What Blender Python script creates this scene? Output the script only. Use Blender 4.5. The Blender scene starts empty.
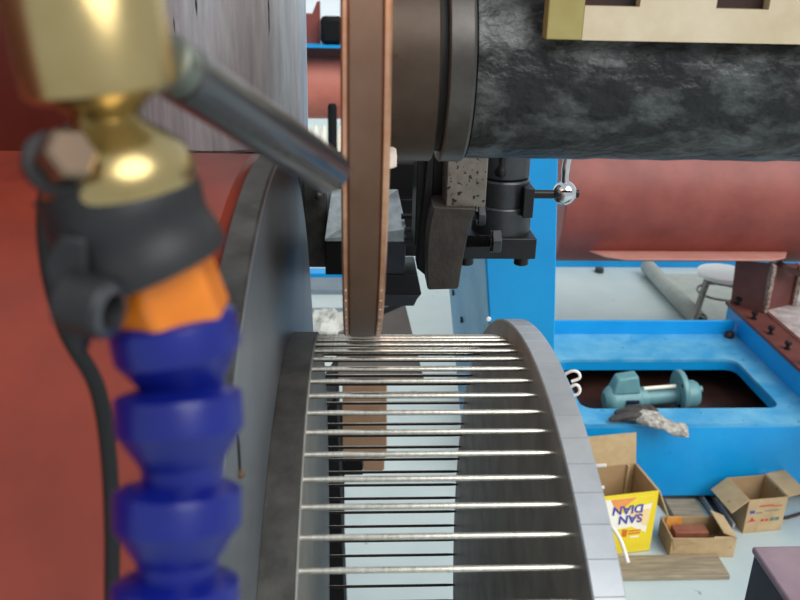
import bpy, math, random
from mathutils import Vector, Matrix

random.seed(7)
SC = bpy.context.scene
COL = SC.collection
PI = math.pi

# ------------------------------------------------------------------ camera
CAM_P, CAM_Y, CAM_R = math.radians(22.0), 0.0589, 0.0244
f0 = Vector((math.sin(CAM_Y), math.cos(CAM_Y), 0))
r0 = Vector((math.cos(CAM_Y), -math.sin(CAM_Y), 0))
fw = f0 * math.cos(CAM_P) + Vector((0, 0, -math.sin(CAM_P)))
up = f0 * math.sin(CAM_P) + Vector((0, 0, math.cos(CAM_P)))
rt = r0 * math.cos(CAM_R) + up * math.sin(CAM_R)
up = up * math.cos(CAM_R) - r0 * math.sin(CAM_R)
cam = bpy.data.cameras.new('camera')
cam.sensor_width = 36.0
cam.lens = 36.0 * 836.6 / 800.0
cam.clip_start = 0.01
cam.dof.use_dof = True
cam.dof.focus_distance = 0.78
cam.dof.aperture_fstop = 16.5
cam_o = bpy.data.objects.new('camera', cam)
COL.objects.link(cam_o)
m = Matrix((rt, up, -fw)).transposed().to_4x4()
m.translation = Vector((0, 0, 1.9))
cam_o.matrix_world = m
SC.camera = cam_o

# ------------------------------------------------------------------ world, light, exposure
w = bpy.data.worlds.new('world')
SC.world = w
w.use_nodes = True
bg = w.node_tree.nodes['Background']
bg.inputs[0].default_value = (0.86, 0.94, 1.0, 1)
bg.inputs[1].default_value = 0.66
sun = bpy.data.lights.new('daylight', 'SUN')
sun.energy = 2.7
sun.angle = math.radians(50)
sun.color = (1.0, 0.98, 0.95)
sun_o = bpy.data.objects.new('daylight', sun)
COL.objects.link(sun_o)
sun_o.rotation_euler = Vector((-0.50, 0.62, -0.80)).to_track_quat('-Z', 'Y').to_euler()
vs = SC.view_settings
vs.view_transform = 'Standard'
vs.look = 'None'
vs.exposure = 0.0
vs.gamma = 1.0
vs.use_curve_mapping = False


# ------------------------------------------------------------------ materials
def lin(c):
    return tuple((v / 255 / 12.92) if v / 255 <= 0.04045 else ((v / 255 + 0.055) / 1.055) ** 2.4 for v in c) + (1,)


def mat(name, c1, c2=None, scale=20, rough=0.5, metal=0.0, bump=0.0, bscale=None, lo=0.35, hi=0.65,
        stretch=(1, 1, 1), spec=0.5, detail=6, speck=None, trans=0.0, coat=0.0):
    ma = bpy.data.materials.new(name)
    ma.use_nodes = True
    nt = ma.node_tree
    n, l = nt.nodes, nt.links
    b = n['Principled BSDF']
    b.inputs['Roughness'].default_value = rough
    b.inputs['Metallic'].default_value = metal
    b.inputs['Specular IOR Level'].default_value = spec
    b.inputs['Transmission Weight'].default_value = trans
    b.inputs['Coat Weight'].default_value = coat
    b.inputs['Base Color'].default_value = lin(c1)
    tc = n.new('ShaderNodeTexCoord')
    mp = n.new('ShaderNodeMapping')
    mp.inputs['Scale'].default_value = stretch
    l.new(tc.outputs['Object'], mp.inputs['Vector'])
    if c2 is not None:
        nz = n.new('ShaderNodeTexNoise')
        nz.inputs['Scale'].default_value = scale
        nz.inputs['Detail'].default_value = detail
        nz.inputs['Roughness'].default_value = 0.62
        l.new(mp.outputs[0], nz.inputs['Vector'])
        cr = n.new('ShaderNodeValToRGB')
        cr.color_ramp.elements[0].position = lo
        cr.color_ramp.elements[0].color = lin(c1)
        cr.color_ramp.elements[1].position = hi
        cr.color_ramp.elements[1].color = lin(c2)
        l.new(nz.outputs['Fac'], cr.inputs['Fac'])
        out = cr.outputs['Color']
        if speck is not None:
            c3, ss, th = speck
            n3 = n.new('ShaderNodeTexNoise')
            n3.inputs['Scale'].default_value = ss
            n3.inputs['Detail'].default_value = 3
            l.new(mp.outputs[0], n3.inputs['Vector'])
            c4 = n.new('ShaderNodeValToRGB')
            c4.color_ramp.elements[0].position = th
            c4.color_ramp.elements[0].color = (0, 0, 0, 1)
            c4.color_ramp.elements[1].position = th + 0.03
            c4.color_ramp.elements[1].color = (1, 1, 1, 1)
            l.new(n3.outputs['Fac'], c4.inputs['Fac'])
            mx = n.new('ShaderNodeMixRGB')
            l.new(c4.outputs['Color'], mx.inputs['Fac'])
            l.new(out, mx.inputs['Color1'])
            mx.inputs['Color2'].default_value = lin(c3)
            out = mx.outputs['Color']
        l.new(out, b.inputs['Base Color'])
    if bump:
        nb = n.new('ShaderNodeTexNoise')
        nb.inputs['Scale'].default_value = bscale or scale * 2
        nb.inputs['Detail'].default_value = 5
        l.new(mp.outputs[0], nb.inputs['Vector'])
        bp = n.new('ShaderNodeBump')
        bp.inputs['Strength'].default_value = bump
        bp.inputs['Distance'].default_value = 0.01
        l.new(nb.outputs['Fac'], bp.inputs['Height'])
        l.new(bp.outputs[0], b.inputs['Normal'])
    return ma


M = dict(
    floor=mat('floor_paint', (176, 190, 190), (192, 204, 203), 1.6, 0.45, speck=((120, 132, 134), 9, 0.70)),
    wall=mat('wall_paint', (232, 236, 238), (222, 228, 230), 2, 0.8),
    blue=mat('blue_paint', (4, 146, 216), (12, 158, 224), 5, 0.38, speck=((14, 96, 160), 60, 0.72)),
    blue_dirty=mat('blue_paint_worn', (56, 154, 206), (112, 184, 218), 7, 0.4, speck=((40, 70, 95), 45, 0.70)),
    red=mat('red_primer', (128, 60, 52), (146, 74, 64), 6, 0.5),
    red_drum=mat('red_drum_paint', (146, 56, 34), (106, 36, 22), 5, 0.42, stretch=(1, 1, .5)),
    red_dark=mat('red_brown_primer', (92, 46, 42), (110, 62, 56), 9, 0.55),
    primer_rust=mat('weld_edge', (92, 60, 50), (176, 160, 146), 70, 0.7),
    trough=mat('trough_sludge', (44, 28, 24), (70, 44, 38), 6, 0.4),
    steel_face=mat('turned_steel', (116, 122, 130), (134, 140, 146), 8, 0.38, 0.6, stretch=(1, 1, 1)),
    steel_dark=mat('dark_steel_rim', (58, 57, 55), (88, 86, 82), 40, 0.5, 0.55, speck=((150, 150, 146), 160, 0.74)),
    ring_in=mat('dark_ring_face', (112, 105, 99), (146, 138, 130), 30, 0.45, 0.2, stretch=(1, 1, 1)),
    ring=mat('ground_ring_steel', (166, 171, 176), (184, 188, 192), 25, 0.4, 0.35),
    rod=mat('drawn_wire', (206, 200, 184), (236, 232, 222), 60, 0.26, 0.85, stretch=(6, 1, 1)),
    rod_weld=mat('burnt_wire_end', (120, 104, 90), (160, 150, 134), 60, 0.4, 0.8),
    wire_white=mat('bright_wire_tail', (236, 230, 224), (250, 246, 242), 50, 0.35),
    copper=mat('brown_copper', (112, 82, 64), (128, 98, 80), 18, 0.42, 0.6),
    copper_edge=mat('bright_copper', (206, 148, 114), (226, 176, 144), 70, 0.3, 0.85),
    sleeve=mat('bronzed_sleeve', (66, 55, 46), (82, 70, 59), 22, 0.4, 0.5, speck=((70, 52, 40), 60, 0.68)),
    collar=mat('worn_collar', (90, 87, 84), (70, 66, 62), 35, 0.36, 0.6),
    shaft=mat('scaled_shaft', (32, 32, 33), (108, 113, 111), 36, 0.42, 0.3, bump=0.7, bscale=60, lo=0.47, hi=0.74, stretch=(.7, 1, 1)),
    gapblack=mat('black_groove', (20, 18, 17), None, rough=0.6),
    brass_plate=mat('cream_brass', (206, 186, 152), (222, 206, 178), 25, 0.4, 0.25, speck=((176, 158, 120), 45, 0.66)),
    brass_olive=mat('olive_brass', (160, 146, 88), (176, 162, 104), 25, 0.45, 0.3),
    rustdark=mat('slot_dark', (58, 28, 22), (30, 20, 18), 20, 0.6),
    black=mat('black_oxide', (22, 22, 24), (34, 34, 36), 30, 0.36, 0.3),
    black_matte=mat('matte_black', (14, 14, 15), (20, 20, 21), 20, 0.7, spec=0.2),
    tool_grey=mat('oxide_grey', (62, 64, 66), (80, 82, 84), 30, 0.36, 0.6),
    tool_grey2=mat('brownish_casting', (66, 60, 56), (80, 74, 68), 60, 0.5, 0.4, bump=0.1, bscale=200),
    speckled=mat('pitted_casting', (120, 112, 104), (142, 134, 124), 70, 0.5, 0.4, speck=((48, 42, 38), 190, 0.60)),
    steel_top=mat('planed_steel', (150, 158, 160), (188, 196, 198), 60, 0.34, 0.75, stretch=(1, 1, 1)),
    steel_navy=mat('navy_steel', (52, 54, 62), (64, 66, 74), 20, 0.45, 0.4),
    chrome=mat('chrome', (215, 216, 218), None, rough=0.1, metal=1.0),
    column_steel=mat('scratched_steel', (166, 169, 173), (208, 210, 212), 26, 0.36, 0.3, stretch=(6, 6, .5), lo=.3, hi=.7,
                     speck=((58, 58, 60), 24, 0.68)),
    brass=mat('polished_brass', (176, 154, 104), (192, 172, 124), 40, 0.26, 0.95),
    rubber=mat('black_rubber', (30, 31, 33), (44, 44, 46), 60, 0.5, spec=0.4),
    handle=mat('black_plastic_pipe', (30, 33, 38), (38, 42, 48), 20, 0.34, spec=1.0, coat=0.4),
    handle_end=mat('green_grey_collar', (98, 104, 96), (126, 130, 120), 40, 0.35, 0.6),
    blue_hose=mat('blue_nylon', (6, 20, 106), (10, 28, 128), 20, 0.3),
    orange=mat('orange_plastic', (206, 104, 8), (224, 128, 20), 30, 0.28, coat=0.3),
    teal=mat('teal_enamel', (96, 144, 150), (112, 160, 164), 10, 0.38),
    teal_dark=mat('name_plate', (28, 40, 60), None, rough=0.4),
    card=mat('cardboard', (176, 148, 108), (192, 166, 126), 14, 0.85, speck=((128, 98, 66), 40, 0.70)),
    card_in=mat('cardboard_inside', (166, 136, 98), (178, 150, 112), 10, 0.9, speck=((120, 92, 62), 24, 0.70)),
    yellow=mat('carton_yellow', (240, 210, 30), (246, 222, 60), 6, 0.4),
    carton_white=mat('carton_white', (246, 238, 216), (252, 246, 232), 6, 0.4),
    carton_orange=mat('carton_orange', (232, 136, 66), (240, 160, 90), 6, 0.4),
    ink_blue=mat('purple_blue_ink', (66, 62, 160), None, rough=0.5),
    ink_orange=mat('orange_ink', (214, 112, 50), None, rough=0.5),
    ink_red=mat('red_ink', (196, 48, 44), None, rough=0.6),
    ink_green=mat('grey_green_ink', (92, 116, 106), None, rough=0.6),
    wood=mat('weathered_wood', (124, 112, 92), (160, 146, 122), 30, 0.8, stretch=(.3, 3, 3)),
    brown_block=mat('brown_block', (128, 70, 46), (146, 86, 58), 20, 0.6),
    tape=mat('orange_stain', (226, 138, 50), (236, 170, 90), 40, 0.5),
    glove_light=mat('glove_cloth', (206, 200, 188), (120, 116, 110), 50, 0.85),
    glove_dark=mat('glove_grip', (54, 52, 50), (78, 74, 70), 70, 0.7),
    mat_grey=mat('grey_felt', (158, 164, 158), (172, 178, 170), 12, 0.85),
    white_seat=mat('white_seat', (244, 244, 242), None, rough=0.35),
    worn_leg=mat('worn_tube', (96, 92, 88), (172, 168, 162), 120, 0.45, 0.5),
    mauve=mat('mauve_top', (142, 116, 126), (156, 132, 140), 14, 0.5),
    darkbox=mat('dark_machine_side', (54, 44, 48), (64, 54, 58), 14, 0.5),
    tan=mat('tan_panel', (168, 128, 96), (182, 144, 112), 12, 0.7),
    taupe=mat('taupe_panel', (132, 122, 116), (146, 136, 130), 12, 0.6),
    bag=mat('crumpled_plastic', (170, 170, 162), (214, 214, 206), 10, 0.35, bump=1.0, bscale=14),
    grey_blue=mat('grey_blue_paint', (110, 124, 134), (122, 136, 146), 8, 0.6),
    cable=mat('black_strand', (12, 12, 13), None, rough=0.6),
    rust=mat('rusty_lump', (120, 92, 60), (80, 60, 44), 90, 0.8),
    paper=mat('white_scrap', (206, 198, 186), (230, 226, 218), 60, 0.8),
    housing=mat('dark_red_paint', (104, 38, 26), (88, 30, 22), 7, 0.4),
    disc_face=mat('grey_disc_face', (132, 132, 124), (150, 150, 142), 30, 0.5, 0.0),
    rod_shade=mat('shaded_wire', (46, 36, 32), (74, 60, 52), 60, 0.5, 0.3, stretch=(4, 1, 1)),  # inner rod faces, shade put into the colour
    bolt_steel=mat('bronzed_bolt', (150, 126, 106), None, rough=0.3, metal=1.0),
    glass=mat('window_glass', (235, 242, 246), None, rough=0.1, spec=0.6),
)


# ------------------------------------------------------------------ mesh collector
class MB:
    def __init__(self):
        self.v, self.f = [], []

    def add(self, vs_, fs):
        k = len(self.v)
        self.v += [tuple(p) for p in vs_]
        self.f += [tuple(i + k for i in f) for f in fs]
        return self

    def box(self, a, b, mtx=None):
        x0, y0, z0 = a
        x1, y1, z1 = b
        p = [Vector(q) for q in ((x0, y0, z0), (x1, y0, z0), (x1, y1, z0), (x0, y1, z0),
                                 (x0, y0, z1), (x1, y0, z1), (x1, y1, z1), (x0, y1, z1))]
        if mtx:
            p = [mtx @ q for q in p]
        return self.add(p, ((0, 3, 2, 1), (4, 5, 6, 7), (0, 1, 5, 4), (1, 2, 6, 5), (2, 3, 7, 6), (3, 0, 4, 7)))

    def hexa(self, p):   # eight corners, bottom loop ccw then top loop
        return self.add(p, ((0, 3, 2, 1), (4, 5, 6, 7), (0, 1, 5, 4), (1, 2, 6, 5), (2, 3, 7, 6), (3, 0, 4, 7)))

    def lathe(self, org, axis, prof, n=48, closed=False, ref=None, phase=0.0):
        """prof: (radius, distance along axis)"""
        ax = Vector(axis).normalized()
        rf = Vector(ref) if ref else (Vector((0, 0, 1)) if abs(ax.z) < .9 else Vector((1, 0, 0)))
        u = (rf - ax * rf.dot(ax)).normalized()
        v = ax.cross(u)
        o = Vector(org)
        P = []
        for r, s in prof:
            for i in range(n):
                t = 2 * PI * i / n + phase
                P.append(o + ax * s + (u * math.cos(t) + v * math.sin(t)) * r)
        F = []
        for k in range(len(prof) - 1 + (1 if closed else 0)):
            k2 = (k + 1) % len(prof)
            for i in range(n):
                j = (i + 1) % n
                F.append((k * n + i, k * n + j, k2 * n + j, k2 * n + i))
        if not closed:
            F.append(tuple(range(n))[::-1])
            F.append(tuple((len(prof) - 1) * n + i for i in range(n)))
        return self.add(P, F)

    def rod(self, a, b, r, r2=None, n=16, phase=0.0):
        a, b = Vector(a), Vector(b)
        return self.lathe(a, b - a, ((r, 0), (r if r2 is None else r2, (b - a).length)), n, phase=phase)

    def tube(self, pts, r, n=10):
        pts = [Vector(p) for p in pts]
        P, F = [], []
        u = None
        for i, p in enumerate(pts):
            t = (pts[min(i + 1, len(pts) - 1)] - pts[max(i - 1, 0)]).normalized()
            if u is None:
                u = t.orthogonal().normalized()
            u = (u - t * u.dot(t)).normalized()
            v = t.cross(u)
            rr = r[i] if isinstance(r, (list, tuple)) else r
            for k in range(n):
                a = 2 * PI * k / n
                P.append(p + (u * math.cos(a) + v * math.sin(a)) * rr)
        for i in range(len(pts) - 1):
            for k in range(n):
                j = (k + 1) % n
                F.append((i * n + k, i * n + j, (i + 1) * n + j, (i + 1) * n + k))
        F.append(tuple(range(n))[::-1])
        F.append(tuple((len(pts) - 1) * n + k for k in range(n)))
        return self.add(P, F)

    def prism(self, poly, ext):
        """poly: 3D points of a planar outline, ext: extrusion vector"""
        e = Vector(ext)
        p = [Vector(q) for q in poly]
        n = len(p)
        F = [tuple(range(n))[::-1], tuple(range(n, 2 * n))]
        for i in range(n):
            j = (i + 1) % n
            F.append((i, j, n + j, n + i))
        return self.add(p + [q + e for q in p], F)

    def build(self, name, material, parent=None, bevel=0.0, smooth=35, seg=2, recalc=True):
        off = Vector((0, 0, 0))
        q = parent
        while q is not None:
            off += q.location
            q = q.parent
        me = bpy.data.meshes.new(name)
        me.from_pydata([tuple(Vector(p) - off) for p in self.v], [], self.f)
        if recalc:
            import bmesh
            bm = bmesh.new()
            bm.from_mesh(me)
            bmesh.ops.recalc_face_normals(bm, faces=bm.faces)
            bm.to_mesh(me)
            bm.free()
        me.update()
        me.polygons.foreach_set('use_smooth', [True] * len(me.polygons))
        me.set_sharp_from_angle(angle=math.radians(smooth))
        me.materials.append(material)
        o = bpy.data.objects.new(name, me)
        COL.objects.link(o)
        if parent is not None:
            o.parent = parent
        if bevel:
            b = o.modifiers.new('bevel', 'BEVEL')
            b.width = bevel
            b.segments = seg
            b.limit_method = 'ANGLE'
            b.angle_limit = math.radians(50)
        return o


def tag(o, label, cat=None, group=None, kind=None):
    o['label'] = label
    if cat:
        o['category'] = cat
    if group:
        o['group'] = group
    if kind:
        o['kind'] = kind
    return o


def thing(name, loc, label, cat, group=None):
    o = bpy.data.objects.new(name, None)
    COL.objects.link(o)
    o.location = loc
    o.empty_display_size = 0.02
    return tag(o, label, cat, group)


def struct(o, label):
    o['kind'] = 'structure'
    o['label'] = label
    return o


def bez(pts, n=8):
    """smooth Catmull-Rom chain through points"""
    P = [Vector(p) for p in pts]
    out = []
    for i in range(len(P) - 1):
        a = P[max(i - 1, 0)]
        b, c = P[i], P[i + 1]
        d = P[min(i + 2, len(P) - 1)]
        for k in range(n):
            t = k / n
            out.append(0.5 * ((2 * b) + (c - a) * t + (2 * a - 5 * b + 4 * c - d) * t * t + (3 * b - a - 3 * c + d) * t ** 3))
    out.append(P[-1])
    return out


# ================================================================== SETTING
fl = MB().box((-9, -4, -0.1), (12, 11, 0)).build('floor', M['floor'])
struct(fl, 'pale blue-grey painted workshop floor')
wl = MB()
wl.box((-9, 11, 0), (12, 11.2, 0.9)).box((-9, 11, 3.0), (12, 11.2, 6))
for i in range(8):
    wl.box((-9 + i * 3, 11, .9), (-8.4 + i * 3, 11.2, 3.0))
wo = wl.build('wall_back', M['wall'])
struct(wo, 'white far wall of the workshop')
for i in range(7):
    x0 = -8.4 + 3 * i
    g = MB().box((x0, 11.08, .9), (x0 + 2.4, 11.1, 3.0)).build('window_%d' % (i + 1), M['glass'])
    struct(g, 'tall window in the far white wall')
    MB().box((x0, 11.04, .9), (x0 + 2.4, 11.14, .95)).box((x0, 11.04, 2.95), (x0 + 2.4, 11.14, 3.0)) \
        .box((x0 + 1.17, 11.04, .95), (x0 + 1.23, 11.14, 2.95)).build('window_frame', M['wall'], g)

# ================================================================== HEADSTOCK AND SCREEN
AX_Y, AX_Z = 0.4683, 1.3638          # common axis of head and screen (runs along X)
XP = (1, 0, 0)
hs = thing('headstock', (-.3, AX_Y, AX_Z - .43), 'big red-painted headstock drum with dark steel face plate, left side', 'machine')
MB().lathe((-.72, AX_Y, AX_Z), XP, ((.30, 0), (.425, .01), (.425, .655), (.42, .6595)), 160).build('drum_shell', M['red_drum'], hs, smooth=30)
fp = MB().lathe((-.0608, AX_Y, AX_Z), XP, ((.30, 0), (.421, 0), (.424, .002), (.424, .0135), (.4228, .0148), (.30, .0148)), 200)
fpo = fp.build('face_plate', M['steel_face'], hs, smooth=30)
tag(fpo, 'blue-grey turned steel face plate')
MB().lathe((-.0601, AX_Y, AX_Z), XP, ((.4215, 0), (.4252, .001), (.4252, .0125), (.424, .0136), (.4215, .0136)), 200, closed=True).build('rim_band', M['steel_dark'], hs, smooth=30)
slot = MB()
slot.prism([(-.0462, .2895 + .0022 * math.cos(a), 1.7150 + .0105 * math.sin(a)) for a in [i * PI / 8 for i in range(16)]], (.0006, 0, 0))
so = slot.build('bolt_slot', M['black_matte'], fpo)
MB().lathe((-.0458, .2868, 1.7085), XP, ((.0016, 0), (.0018, .001), (.0012, .0022)), 10).build('rust_lump', M['rust'], fpo)

# wire screen: two end discs and a cage of rods
scr = thing('wire_screen', (.04, AX_Y, AX_Z - .307), 'unfinished wire screen drum of straight rods between two steel discs', 'screen drum')
ld = MB().lathe((-.0458, AX_Y, AX_Z), XP, ((.05, 0), (.297, 0), (.297, .0175), (.2962, .018), (.05, .018)), 180).build('end_disc', M['steel_dark'], scr, smooth=30)
tag(ld, 'dark steel end disc against the face plate')
MB().lathe((-.0279, AX_Y, AX_Z), XP, ((.05, 0), (.291, 0), (.291, .0003), (.05, .0003)), 180).build('inner_face', M['disc_face'], ld, smooth=30)
MB().lathe((-.0279, AX_Y, AX_Z), XP, ((.288, 0), (.2956, .0001), (.2956, .0009), (.2925, .0012), (.288, .0005)), 180, closed=True).build('chamfer_edge', M['disc_face'], ld, smooth=30)
# grooved outer disc: one scored line across the rim for every rod
NR = 106
DEL = 2 * PI / NR
T0 = -.1053
prof = []
rim = []
for k in range(NR):
    for dt, rr in ((-.49, .307), (-.012, .307), (0, .3063), (.012, .307), (.25, .307)):
        rim.append((T0 + (k + dt + .1) * DEL, rr))
P = []
for X, shrink in ((.1122, .0012), (.1129, 0), (.1278, 0), (.1285, .0010)):
    for t, rr in rim:
        r_ = rr - shrink
        P.append((X, AX_Y - r_ * math.sin(t), AX_Z + r_ * math.cos(t)))
nn = len(rim)
F = []
for k in range(3):
    for i in range(nn):
        j = (i + 1) % nn
        F.append((k * nn + i, k * nn + j, (k + 1) * nn + j, (k + 1) * nn + i))
rd = MB().add(P, F).build('end_disc', M['ring'], scr, smooth=20)
tag(rd, 'ground grey end disc with scored rim')
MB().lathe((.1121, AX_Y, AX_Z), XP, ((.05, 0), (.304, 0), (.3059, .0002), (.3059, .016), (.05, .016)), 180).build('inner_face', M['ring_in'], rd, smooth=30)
# rods share two meshes
RODR = .0016
rod_me = None
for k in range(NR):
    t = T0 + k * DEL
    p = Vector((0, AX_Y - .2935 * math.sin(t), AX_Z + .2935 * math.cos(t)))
    if rod_me is None:      # outer side bright, inner side colour carries the shade inside the cage
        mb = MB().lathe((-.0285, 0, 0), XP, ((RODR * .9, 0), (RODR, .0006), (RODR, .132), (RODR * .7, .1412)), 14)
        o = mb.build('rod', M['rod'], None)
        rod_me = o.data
        rod_me.materials.append(M['rod_shade'])
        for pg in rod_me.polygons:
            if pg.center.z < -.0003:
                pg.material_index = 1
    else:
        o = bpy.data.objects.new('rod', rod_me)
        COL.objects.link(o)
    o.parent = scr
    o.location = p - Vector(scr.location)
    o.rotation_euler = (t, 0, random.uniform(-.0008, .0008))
# loose wire tails poking out past the outer disc
tails = [
    [(.1285, .4700, 1.655), (.136, .4660, 1.6630), (.1405, .4640, 1.6635), (.1415, .4630, 1.6600), (.137, .4640, 1.657)],
    [(.1285, .4650, 1.645), (.138, .4610, 1.6560), (.1415, .4600, 1.6540), (.1405, .4600, 1.6500), (.134, .4620, 1.647)],
    [(.1285, .402, 1.635), (.136, .3970, 1.6385), (.1415, .3945, 1.6405)],
    [(.1285, .3865, 1.6310), (.134, .3850, 1.6320), (.1385, .3842, 1.6330)],
    [(.1285, .372, 1.628), (.1345, .3560, 1.6285), (.1385, .3500, 1.6240), (.141, .3420, 1.6160)],
    [(.1285, .345, 1.622), (.135, .3370, 1.6120), (.1375, .330, 1.602)],
]
for tl in tails:
    MB().tube(bez(tl, 6), .0010, 10).build('wire_tail', M['wire_white'], scr)

# upright steel quill and red housing behind the drum
uc = thing('upright_column', (-.125, .76, 0), 'scratched bright steel upright with red housing behind the headstock drum', 'column')
MB().lathe((-.128, .8175, 1.74), (0, 0, 1), ((.080, 0), (.083, .003), (.083, .9)), 64).build('quill', M['column_steel'], uc)
MB().box((-.80, .90, 0), (-.245, 1.3, 2.5)).build('housing', M['housing'], uc, bevel=.02)
MB().box((-.244, .90, 0), (-.060, 1.0, 1.9)).build('base', M['black_matte'], uc, bevel=.005)
gc = thing('red_reflector', (-.9, .6, 0), 'tall red box out of view, added left of the headstock to reflect in the brass', 'reflector')  # added out of view: reddens the brass reflection, shades the drum's left
MB().box((-1.05, -.10, 0), (-.75, .85, 2.4)).build('reflector_box', M['red_drum'], gc, bevel=.02)
MB().box((-.752, .05, .3), (-.745, .7, 2.2)).build('reflector_panel', M['housing'], gc, bevel=.003)

# ================================================================== WELDING SPINDLE
SY, SZ = .5688, 1.8395
sp = thing('welding_spindle', (.2, SY, SZ - .18), 'welding spindle with brown copper wheel edge-on and rough dark shaft', 'spindle')
WR = .181
wh = MB().lathe((-.0028, SY, SZ), XP, ((.03, 0), (WR - .0006, 0), (WR, .0006), (WR, .0148), (WR - .0006, .0154), (.03, .0154)), 160).build('copper_wheel', M['copper'], sp, smooth=30)
for x0, x1 in ((-.0065, -.0028), (.0126, .0167)):
    e = MB().lathe((x0, SY, SZ), XP, ((.02, 0), (WR - .0012, 0), (WR + .0002, .0010), (WR + .0002, x1 - x0 - .001), (WR - .0012, x1 - x0), (.02, x1 - x0)), 160)
    eo = e.build('wheel_edge', M['copper_edge'], sp, smooth=30)
    nick = MB()
    for k in range(16):       # tiny worn nicks round the lower rim
        t = math.radians(4 + k * 3.4)
        yy, zz = SY - (WR + .0002) * math.sin(t), SZ - (WR + .0002) * math.cos(t)
        xm = (x0 + x1) / 2
        nick.lathe((xm - .0004, yy, zz), XP, ((.0003, 0), (.0006, .0002), (.0006, .0006), (.0003, .0008)), 6)
    no = nick.build('rim_nicks', M['wire_white'], eo)
    no['kind'] = 'stuff'
MB().lathe((.0167, SY, SZ), XP, ((.03, 0), (.0640, 0), (.0648, .001), (.0648, .0329), (.0635, .0339), (.03, .0339)), 96).build('sleeve', M['sleeve'], sp)
MB().lathe((.0506, SY, SZ), XP, ((.058, 0), (.058, .0055)), 96).build('groove', M['gapblack'], sp)
MB().lathe((.0555, SY, SZ), XP, ((.05, 0), (.0635, 0), (.0648, .0012), (.0648, .0145), (.0636, .0162), (.05, .0165)), 96).build('collar', M['collar'], sp)
sh = MB()
prof = [(.05, 0)]
for i in range(60):
    prof.append((.0622 + .0006 * math.sin(i * 1.7) * math.sin(i * .6), .001 + i * .0115))
prof.append((.05, .70))
sh.lathe((.0719, SY, SZ), XP, prof, 96)
sh.build('shaft', M['shaft'], sp, smooth=60)
# brass contact plate with square slots
bp_ = thing('contact_plate', (.3, .51, 1.86), 'cream brass plate with dark square slots on top of the dark shaft', 'plate')
pl = MB()
slots = [(.1298, .1621), (.2065, .2375), (.284, .315)]
pl.box((.1305, .497, 1.8606), (.42, .5085, 1.8793))
xs = [.1305]
for a, b in slots:
    xs += [a, b]
xs.append(.42)
for a, b in zip(xs[2::2], xs[3::2]):
    pl.box((a, .497, 1.8793), (b, .5085, 1.898))
pl.box((.1305, .497, 1.898), (.42, .5085, 1.94))
pl.build('slotted_bar', M['brass_plate'], bp_)
MB().box((.1096, .4968, 1.8606), (.1304, .5085, 1.94)).build('end_block', M['brass_olive'], bp_, bevel=.0006)
for a, b in slots:
    MB().box((a, .505, 1.8793), (b, .5085, 1.898)).build('slot_back', M['rustdark'], bp_)
# small scrap wedged beside wheel
scp = MB()
sv = []
for i in range(8):
    a = 2 * PI * i / 8
    sv.append((.0215 + .0042 * math.cos(a) * (.8 + .4 * random.random()), .505 + .003 * math.sin(3 * a), 1.7890 + .0075 * math.sin(a)))
scp.prism(sv, (.0008, -.004, .001))
tag(scp.build('scrap', M['paper'], bevel=.0006), 'small crumpled off-white scrap stuck between copper wheel and sleeve', 'scrap')

# ================================================================== TOOL SLIDE BEHIND THE WHEEL
cs = thing('cross_slide', (.02, 1.0, 1.5), 'steel cross slide block with bright planed top behind the copper wheel', 'machine slide')
MB().box((-.0265, 1.001, 1.6200), (.080, 1.06, 1.674)).build('rear_beam', M['black_matte'], cs, bevel=.002)
MB().hexa([(-.0345, .94, 1.594), (.0610, .94, 1.594), (.0535, 1.0, 1.594), (-.0275, 1.0, 1.594),
           (-.0345, .94, 1.5965), (.0610, .94, 1.609), (.0530, 1.0, 1.6415), (-.0275, 1.0, 1.6415)]).build('planed_top', M['steel_top'], cs)
MB().box((-.0345, .942, 1.551), (.022, 1.0, 1.594)).build('front_block', M['black_matte'], cs, bevel=.001)
MB().box((.022, .940, 1.5485), (.0605, 1.0, 1.594)).build('side_block', M['steel_navy'], cs, bevel=.001)
MB().prism([(.030, .936, 1.516), (.072, .936, 1.516), (.081, .936, 1.529), (.0755, .936, 1.553), (.030, .936, 1.553)], (0, .07, 0)).build('lower_step', M['black'], cs, bevel=.001)
MB().prism([(.028, .934, 1.514), (.072, .934, 1.514), (.0785, .934, 1.5285), (.028, .934, 1.5285)], (0, .07, 0)).build('lower_rail', M['steel_navy'], cs, bevel=.001)
MB().box((-.0660, .985, 1.545), (-.0345, 1.02, 1.672)).build('guide_strip', M['steel_dark'], cs, bevel=.001)
MB().box((-.0345, 1.003, 1.5945), (-.0268, 1.03, 1.676)).build('bright_strip', M['ring'], cs, bevel=.001)
cap_ = MB().lathe((-.042, .978, 1.643), (0, -1, 0), ((.0015, 0), (.0045, .001), (.0045, .02), (.002, .022)), 16)
cap_.build('stud', M['steel_dark'], cs)
for z in (1.597, 1.6105):
    s = MB().rod((.058, .93, z), (.072, .93, z), .0042, n=20).build('set_screw', M['black'], cs)
    MB().lathe((.0715, .93, z - .002), XP, ((.0035, 0), (.0066, .0005), (.0066, .0075), (.005, .0085)), 24).build('screw_head', M['tool_grey'], s)
MB().box((.0560, .985, 1.560), (.084, 1.0, 1.6330)).build('end_plate', M['black'], cs, bevel=.001)
MB().rod((.055, .95, 1.622), (.075, .95, 1.622), .0034, n=20).build('guide_pin', M['black'], cs)

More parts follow.
